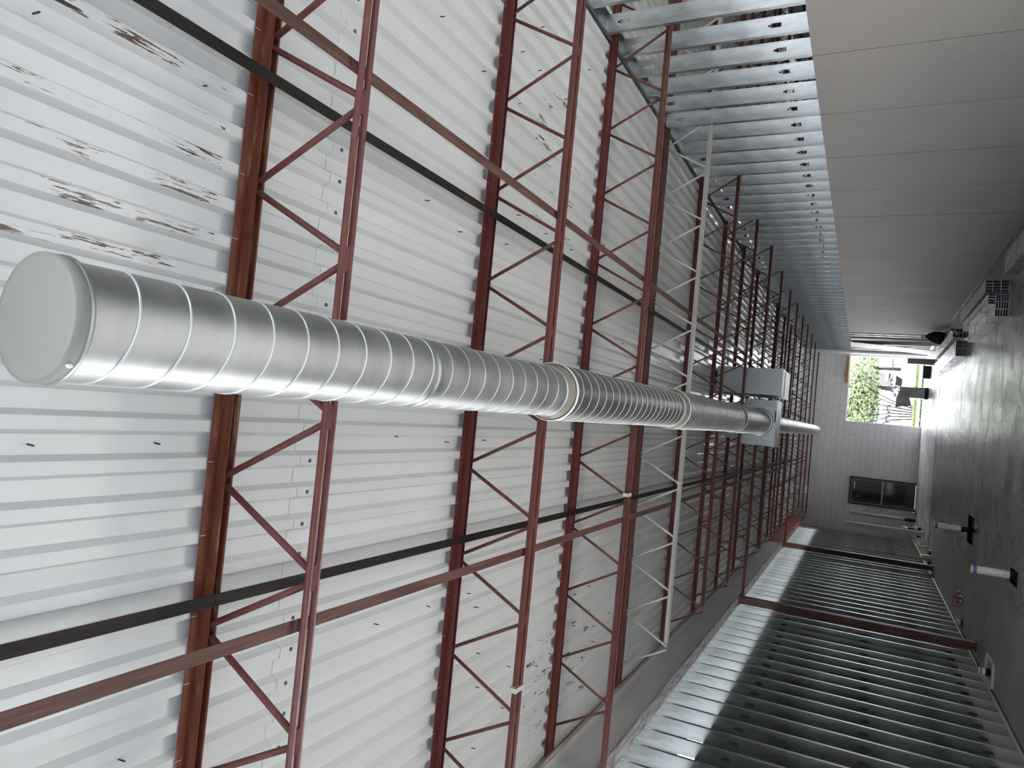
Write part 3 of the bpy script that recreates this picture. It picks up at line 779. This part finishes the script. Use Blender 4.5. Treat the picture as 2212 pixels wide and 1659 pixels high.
# ------------------------------------------------------------------ bundles of steel studs stacked on the floor
def stud_bundle(label, x0,x1,y0,y1,z0,z1,nx,nz,skew=0.0):
    b = thing('stud_bundle', label, 'stud bundle', (x0,y0,z0), skew, 'stud bundles along the right wall')
    w=(x1-x0)/nx; h=(z1-z0)/nz; t=.0022; L_=y1-y0
    for i in range(nx):
        for k in range(nz):
            m_=MB(); a0=i*w+.0008; a1=(i+1)*w-.0008; c0=k*h+.0006; c1=(k+1)*h-.0006; d=random.uniform(-.02,.02)
            m_.box(a0,a0+t,d,L_+d,c0,c1); m_.box(a1-t,a1,d,L_+d,c0,c1)
            m_.box(a0+t,a1-t,d,L_+d,c0,c0+t); m_.box(a0+t,a1-t,d,L_+d,c1-t,c1)
            m_.box(a0+t,a1-t,d+.012,d+.02,c0+t,c1-t,1)  # dark plate just inside each end stands for shade in the hollow
            m_.build('stud',[M_bundle,M_steelin],b)
    for yy in (.25,.7):
        s_=MB(); s_.box(-.003,x1-x0+.003,L_*yy,L_*yy+.016,z1-z0,z1-z0+.002); s_.box(-.003,-.001,L_*yy,L_*yy+.016,.0,z1-z0); s_.build('strap',M_abs,b)
    return b
stud_bundle('low bundle of studs nearest the camera, lying along the right wall with ribbed top',2.57,2.88,9.2,12.15,0,.125,7,2)
tk=MB(); tk.box(2.985,2.988,9.0,12.2,0,.045); tk.box(2.985,3.10,9.0,12.2,0,.002); tk.box(3.097,3.10,9.0,12.2,0,.045)
tag(tk.build('loose_track',M_track),'single loose track lying on the floor between the near bundle and the right wall','track')
stud_bundle('wide bottom bundle of studs with five rows of black open ends',2.02,2.355,12.46,15.5,0,.165,3,5)
stud_bundle('narrow bundle of studs resting on top of the wide bottom bundle',2.20,2.355,12.46,15.45,.167,.262,4,1)
stud_bundle('tall bundle of studs three tiers high beside the wall in the middle stack',2.395,2.575,12.55,15.6,0,.30,4,3)
stud_bundle('bright white-topped wide bundle of studs farther along the right wall',1.955,2.285,17.33,22.4,0,.178,2,6)
stud_bundle('slim dark-ended bundle of studs between the wall and the white-topped bundle',2.37,2.555,17.5,22.0,0,.235,2,4)
gl=MB(); gl.ball((2.45,17.47,.165),(.045,.03,.03),10,7,0,.25); gl.ball((2.49,17.475,.20),(.03,.025,.03),10,7,0,.25)
tag(gl.build('work_glove',M_blue),'pale blue work glove caught on the end of the slim dark bundle','glove')
tb=MB(); tb.box(2.50,2.57,17.52,17.75,.238,.27); tb.box(2.525,2.545,17.53,17.58,.27,.30)
tag(tb.build('tool_pouch',M_abs),'small black tool lying on top of the slim dark bundle','tool')

# backpack against the wall
bp = thing('backpack','black backpack slumped on the floor against the right wall before the leaning boards','bag',(2.98,22.5,0))
b_=MB()
prof=[(-.165,0.0,.09),(-.175,.10,.10),(-.16,.22,.10),(-.12,.33,.085),(-.05,.42,.05),(0,.455,.02)]
rows=[]
for hw,z,hd in prof:
    n=len(b_.v)
    for i in range(16):
        t=2*PI*i/16; c,s_=math.cos(t),math.sin(t)
        b_.v.append((.02+abs(hw)*math.copysign(abs(c)**.6,c)+.25*z*.35, hd*math.copysign(abs(s_)**.6,s_), z))
    rows.append(n)
for a,c in zip(rows[:-1],rows[1:]):
    for i in range(16): b_.face((a+i,a+(i+1)%16,c+(i+1)%16,c+i),0,True)
b_.face([rows[0]+i for i in range(16)]); b_.face([rows[-1]+i for i in range(16)])
b_.build('body',M_blackbag,bp)
b2=MB(); b2.ball((0,-.10,.13),(.11,.05,.10),12,8); b2.build('front_pocket',M_blackbag,bp)
b2=MB(); b2.box(-.03,.01,-.151,-.145,.16,.19); b2.build('tag',M_orange,bp)
b2=MB(); b2.tube([(.04,0,.44),(.0,-.02,.52),(.05,0,.55),(.08,0,.45)],.008,6); b2.build('handle_loop',M_blackbag,bp)
b2=MB(); b2.tube([(.13,-.05,.36),(.18,-.1,.25),(.17,-.11,.1),(.14,-.08,.02)],.012,6); b2.build('shoulder_strap',M_blackbag,bp)

# drywall sheets in the far right corner
d1=MB(); d1.box(3.19,3.205,24.6,25.75,0.0,2.34); tag(d1.build('drywall_sheet',M_dry),'pale drywall sheet standing flat against the right studs in the far corner','board')
d2=MB(); d2.hexa([(2.955,25.0,0),(2.97,25.0,0),(2.99,26.45,0),(2.975,26.45,0),(3.135,25.15,2.36),(3.15,25.15,2.36),(3.17,26.45,2.36),(3.155,26.45,2.36)])
tag(d2.build('drywall_sheet',M_dry),'drywall sheet leaning away from the studs with a dark wedge behind it','board')

# things standing in front of the window opening
po=MB(); po.box(2.52,2.69,25.0,25.17,0,.72); po.box(2.535,2.55,24.995,25.0,.02,.70); tag(po.build('square_post',M_post),'grey square post standing before the window, nearer the right wall','post')
p2=thing('square_post','dark green-grey square post under the draped sheet before the window','post',(1.74,26.65,0))
a=MB(); a.box(-.18,.17,-.1,.22,0,.82); a.build('shaft',M_post,p2)
a=MB(); a.box(-.19,.18,-.11,.23,0,.10); a.build('foot',M_mat,p2)
a=MB(); a.box(-.02,-.005,-.106,-.10,.1,.80); a.build('bright_edge',M_alum2,p2)
fo=MB(); fo.box(2.20,2.60,26.2,26.5,0,.21); tag(fo.build('foam_block',M_mat),'black block on the floor just inside the window beside the white-topped bundle','block')
def cloth(name, corners, m, label, cat, nu=14, nv=12, amp=.025, seed=1):
    random.seed(seed); q=MB(); (a,b_,c,d)=[Vector(p) for p in corners]
    ph=[random.uniform(0,6) for _ in range(6)]
    def P(u,v):
        p=a*(1-u)*(1-v)+b_*u*(1-v)+c*u*v+d*(1-u)*v
        w=math.sin(u*9+ph[0]+2*v)*.5+math.sin(u*17+ph[1]-3*v)*.25+math.sin(v*7+ph[2]+u*3)*.3
        return (p.x+.25*amp*math.sin(v*8+ph[3]), p.y+amp*w, p.z+.4*amp*math.sin(u*8+ph[4]))
    for s_ in (0,1):
        for i in range(nu+1):
            for k in range(nv+1):
                x,y,z=P(i/nu,k/nv); q.v.append((x,y+.003*s_,z))
    N_=(nu+1)*(nv+1)
    for s_ in (0,1):
        for i in range(nu):
            for k in range(nv):
                o=s_*N_+i*(nv+1)+k; q.face((o,o+1,o+nv+2,o+nv+1),0,True)
    tag(q.build(name,m,fix=False),label,cat)
cloth('draped_sheet',[(1.30,26.47,.47),(1.80,26.47,.55),(1.80,26.5,.86),(1.22,26.55,.93)],M_tarp,'brown-grey plastic sheet draped over the dark post before the window','sheet',amp=.035,seed=3)
cloth('plastic_film',[(1.50,26.44,.93),(1.86,26.44,.82),(1.96,26.52,1.0),(1.62,26.55,1.07)],M_film,'white plastic film bunched on top of the draped sheet','film',amp=.05,seed=5)
cloth('draped_sheet',[(1.90,26.6,.78),(2.16,26.6,.76),(2.28,26.6,.95),(1.94,26.6,.96)],M_tarp,'small brown sheet hanging to the right of the white film','sheet',amp=.02,seed=8)
random.seed(11)

# ------------------------------------------------------------------ outside
GZ = lambda y: -.03 if y<30 else -.03-.0215*(y-30)
g=MB()
for a,c in ((YF+.2,30),(30,90),(90,320)): g.quad((-90,a,GZ(a)),(110,a,GZ(a)),(110,c,GZ(c)),(-90,c,GZ(c)))
struct(g.build('ground_front',M_pave))
g=MB(); g.quad((-60,-90,-.03),(60,-90,-.03),(60,Y0,-.03),(-60,Y0,-.03)); struct(g.build('ground_back',M_pave))
g=MB(); g.quad((-90,Y0,-.03),(-3.3,Y0,-.03),(-3.3,YF+.2,-.03),(-90,YF+.2,-.03)); struct(g.build('ground_left',mat('low_bounce_ground',(.045,.045,.045),.9)))  # unseen ground kept dark to limit light bounced up to the deck
for a,c,lab in ((28.95,29.9,'strip of mown grass right outside the window'),(34.2,37.3,'second strip of mown grass beyond the pale walk'),(70,74.5,'far strip of grass by the street')):
    q=MB(); n_=int((c-a)/.12)
    q.quad((-12,a,GZ(a)+.02),(24,a,GZ(a)+.02),(24,c,GZ(c)+.02),(-12,c,GZ(c)+.02))
    for i in range(3000 if a<60 else 400):
        x=random.uniform(-1,9) if a<60 else random.uniform(0,14); y=random.uniform(a,c); z=GZ(y)+.02; d=random.uniform(-.03,.03)
        n=len(q.v); q.v += [(x-.01,y,z),(x+.01,y,z),(x+d,y+d,z+random.uniform(.03,.07))]; q.face((n,n+1,n+2))
    tag(q.build('grass_strip',M_grass,fix=False),lab,'grass',kind='stuff')
def tree(label, x,y, trunks, crowns, n, ls, seed):
    random.seed(seed); z0=GZ(y)
    t=thing('street_tree',label,'tree',(x,y,z0))
    tm=MB()
    for pts,r in trunks: tm.tube(pts,r,8)
    tm.build('trunk',M_bark,t)
    lm=MB()
    for (cx,cy,cz,rx,ry,rz),share in crowns:
        for i in range(int(n*share)):
            while True:
                u=Vector((random.uniform(-1,1),random.uniform(-1,1),random.uniform(-1,1)))
                if .25<u.length<1: break
            u=u*(.65+.35*random.random()) if u.length<.7 else u
            c=Vector((cx+u.x*rx,cy+u.y*ry,cz+u.z*rz)); a=Vector((random.gauss(0,1),random.gauss(0,1),random.gauss(0,1))).normalized(); b_=a.orthogonal().normalized()
            s_=ls*random.uniform(.6,1.4)
            lm.quad(tuple(c-a*s_),tuple(c+b_*s_*.5),tuple(c+a*s_),tuple(c-b_*s_*.5))
    lm.build('crown',M_leaf,t,fix=False)
tree('forked street tree with a thick grey trunk, on the right in the window view',7.6,83,
     [([(0,0,0),(.05,0,1.6),(-.25,0,2.6)],[.32,.22,.20]),([(-.2,0,2.4),(-.9,.2,3.8),(-1.2,.3,5.0)],[.17,.14,.08]),([(-.05,0,1.7),(.6,0,3.2),(1.2,0,5.0)],[.16,.13,.07]),([(-.2,0,2.4),(.2,.2,4.0),(.1,.2,5.5)],[.13,.11,.06])],
     [((0,0,4.7,6.5,3.5,2.2),.75),((-3.5,-2,4.5,4,3,2.1),.25)], 7000,.24,21)
tree('bushy light green tree filling the middle of the window view',4.2,62,
     [([(0,0,0),(.1,0,2.2),(.0,0,4)],[.2,.16,.08])],[((0,0,3.6,3.6,2.6,2.0),.7),((-1.6,1,3.3,2.8,2,1.8),.3)],6500,.18,22)
tree('slender multi-stemmed tree just outside, on the left in the window view',1.57,38.6,
     [([(dx,0,0),(dx*1.5+.05,.1,.9),(dx*3.5,.1,2.0),(dx*4.5,.0,3.2)],[.035,.03,.022,.012]) for dx in (-.32,-.2,-.1,0,.1,.22,.3)],
     [((.2,.3,2.75,1.9,1.3,1.25),.65),((1.3,.8,2.9,1.7,1.2,1.3),.35)],5200,.095,23)
tree('dark green tree far behind, partly hidden at the left edge of the window',1.2,95,
     [([(0,0,0),(0,0,3)],[.25,.2])],[((0,0,4.4,5,3,2.6),1)],2600,.3,24)
random.seed(31)
wp=MB(); wp.tube([(6.24,70,GZ(70)),(6.24,70,5)],.12,12); tag(wp.build('white_post',M_frame),'tall white post outside, crossing the window view beside the forked tree','post')
pl_=MB(); pl_.tube([(1.32,28.98,-.03),(1.33,29.0,.92)],.012,6); tag(pl_.build('thin_pole',M_abs),'thin dark pole standing right outside the window','pole')
# cars in the street, seen nose on
def car(label,x,y,mb_,h,w,face):
    z0=GZ(y); c=thing('parked_car',label,'car',(x,y,z0))
    q=MB(); hw=w/2; L_=4.4
    pr=[(-hw,.28),(-hw,.85),(-hw*.94,h*.58),(-hw*.78,h*.97),(-hw*.6,h),(hw*.6,h),(hw*.78,h*.97),(hw*.94,h*.58),(hw,.85),(hw,.28)]
    q.prism(pr,'Y',1.1,3.6); q.prism([(-hw,.28),(-hw,.8),(-hw*.9,h*.56),(hw*.9,h*.56),(hw,.8),(hw,.28)],'Y',0,1.1); q.prism([(-hw,.28),(-hw,.8),(-hw*.9,h*.56),(hw*.9,h*.56),(hw,.8),(hw,.28)],'Y',3.6,4.3)
    q.build('body',mb_,c)
    g_=MB(); g_.quad((-hw*.82,1.09,h*.60),(hw*.82,1.09,h*.60),(hw*.68,1.09,h*.93),(-hw*.68,1.09,h*.93)); g_.build('windscreen',M_film,c)
    g_=MB(); g_.box(-hw*.5,hw*.5,-.03,0,.42,.62); g_.build('grille',M_chrome,c)
    for sx_ in (-1,1):
        g_=MB(); g_.box(sx_*hw*.78-.14,sx_*hw*.78+.14,-.03,0,.68,.80); g_.build('headlight',M_film,c)
        for yy in (.75,3.4):
            g_=MB(); g_.tube([(sx_*(hw-.2),yy,.31),(sx_*(hw-.02),yy,.31)],.31,14); g_.build('wheel',M_tyre,c)
    return c
car('blue car facing the building, parked left of the white post',12.0,172,M_carb,1.55,1.75,1)
car('dark blue vehicle beside the white post, right of the blue car',14.3,170,M_cark,1.75,1.8,1)
car('dark car half hidden behind the tree trunk',16.5,176,M_cark,1.7,1.8,1)
car('blue vehicle at the left edge of the window view',5.3,172,M_carb,1.75,1.8,1)
car('dark car seen behind the thin stems on the left',7.6,175,M_cark,1.5,1.8,1)
tk=thing('box_truck','white truck with teal lettering at the right edge of the window view','truck',(16.0,154,GZ(154)))
q=MB(); q.box(-1.0,1.0,0,5,.5,2.75); q.build('cargo_box',M_carw,tk)
q=MB(); q.box(-.95,.95,-.02,0,.5,.62); q.build('bumper',M_cark,tk)
for i,(dx,w_) in enumerate([(-.62,.10),(-.44,.12),(-.25,.10),(-.06,.14),(.14,.10),(.32,.12),(.52,.12)]):
    q=MB(); q.box(dx,dx+w_*.35,-.02,0,2.15,2.45); q.box(dx,dx+w_,-.02,0,2.15+.1*(i%3),2.21+.1*(i%3)); q.build('letter',M_teal,tk)
for sx_ in (-.8,.8):
    q=MB(); q.tube([(sx_-.12,1,.42),(sx_+.12,1,.42)],.42,14); q.build('wheel',M_tyre,tk)
bl=thing('brick_building','red brick building with a row of dark windows beyond the street','building',(19.0,215,GZ(215)))
q=MB(); q.box(-3.6,8,0,12,0,6.2); q.build('wall',M_brick,bl)
for i in range(4):
    q=MB(); q.box(-1.7+i*1.0,-1.0+i*1.0,-.08,0,1.6,3.3); q.build('window',M_winblk,bl)
q=MB(); q.box(-3.9,-3.6,-.2,.2,0,6.4); q.build('corner_trim',M_trimw,bl)
q=MB(); q.prism([(-4,6.2),(8.4,6.2),(2.2,9.6)],'Y',-.3,12.3); q.build('roof',M_brick,bl)
for i,(x,lab) in enumerate(((2.0,'small dark utility box on the pale ground, left edge of the window view'),(2.75,'small dark utility box on the pale ground, right of its twin'))):
    q=MB(); y=66; q.box(x-.16,x+.16,y,y+.3,GZ(y),GZ(y)+.62); q.box(x-.19,x+.19,y-.02,y+.32,GZ(y)+.62,GZ(y)+.66); tag(q.build('utility_box',M_post),lab,'box')

# ------------------------------------------------------------------ light: sky through the openings
w = bpy.data.worlds.new('sky'); bpy.context.scene.world = w; w.use_nodes = True
nt=w.node_tree; bg=nt.nodes['Background']
tc=nt.nodes.new('ShaderNodeTexCoord'); sp_=nt.nodes.new('ShaderNodeSeparateXYZ'); nt.links.new(tc.outputs['Generated'],sp_.inputs[0])
cr=nt.nodes.new('ShaderNodeValToRGB'); cr.color_ramp.elements[0].position=0; cr.color_ramp.elements[0].color=(.97,.97,1,1)
cr.color_ramp.elements[1].position=.7; cr.color_ramp.elements[1].color=(.80,.88,1.0,1)
nt.links.new(sp_.outputs[2],cr.inputs['Fac']); nt.links.new(cr.outputs['Color'],bg.inputs['Color'])
bg.inputs['Strength'].default_value = 8.0
def portal(name, loc, rot, sx, sy):
    l=bpy.data.lights.new(name,'AREA'); l.shape='RECTANGLE'; l.size=sx; l.size_y=sy; l.cycles.is_portal=True
    o=bpy.data.objects.new(name,l); C.objects.link(o); o.location=loc; o.rotation_euler=rot
portal('sky_portal_roof',(0,RY-1.05,LOWZ+.1),(0,0,0),6.6,2.1)       # faces down
portal('sky_portal_window',((WX0+WX1)/2,YF+.25,WZ1/2),(-PI/2,0,0),WX1-WX0,WZ1)
portal('sky_portal_bay',(6.45,YF+.25,.75),(-PI/2,0,0),5.9,1.5)
portal('sky_portal_left',(XL-.2,12.8,3.47),(PI/2,0,-PI/2),31,.88)      # faces +x
sun=bpy.data.lights.new('sun','SUN'); sun.energy=12.5; sun.angle=.02; sun.color=(1,.98,.95)
so=bpy.data.objects.new('sun',sun); C.objects.link(so); so.rotation_euler=(math.radians(58),0,math.radians(10))

# ------------------------------------------------------------------ camera
cam=bpy.data.cameras.new('camera'); co=bpy.data.objects.new('camera',cam); C.objects.link(co)
cam.sensor_fit='HORIZONTAL'; cam.sensor_width=36; cam.lens=1536.795/2212*36; cam.clip_start=.05; cam.clip_end=600
Rr=((.09521907,.44182431,-.89203397),(-.99490575,.072039,-.07051908),(.03310419,.89420449,.44643303))
rx,dn_,fw_=[Vector(a) for a in Rr]
Mx=Matrix((rx,-dn_,-fw_)).transposed().to_4x4(); Mx.translation=Vector((0,0,1.76))
co.matrix_world=Mx
sc=bpy.context.scene; sc.camera=co
vs=sc.view_settings; vs.view_transform='Standard'; vs.look='None'; vs.gamma=1; vs.use_curve_mapping=False
vs.exposure=1.14
sc.cycles.max_bounces=10; sc.cycles.diffuse_bounces=6; sc.cycles.glossy_bounces=4
sc.cycles.use_denoising=True
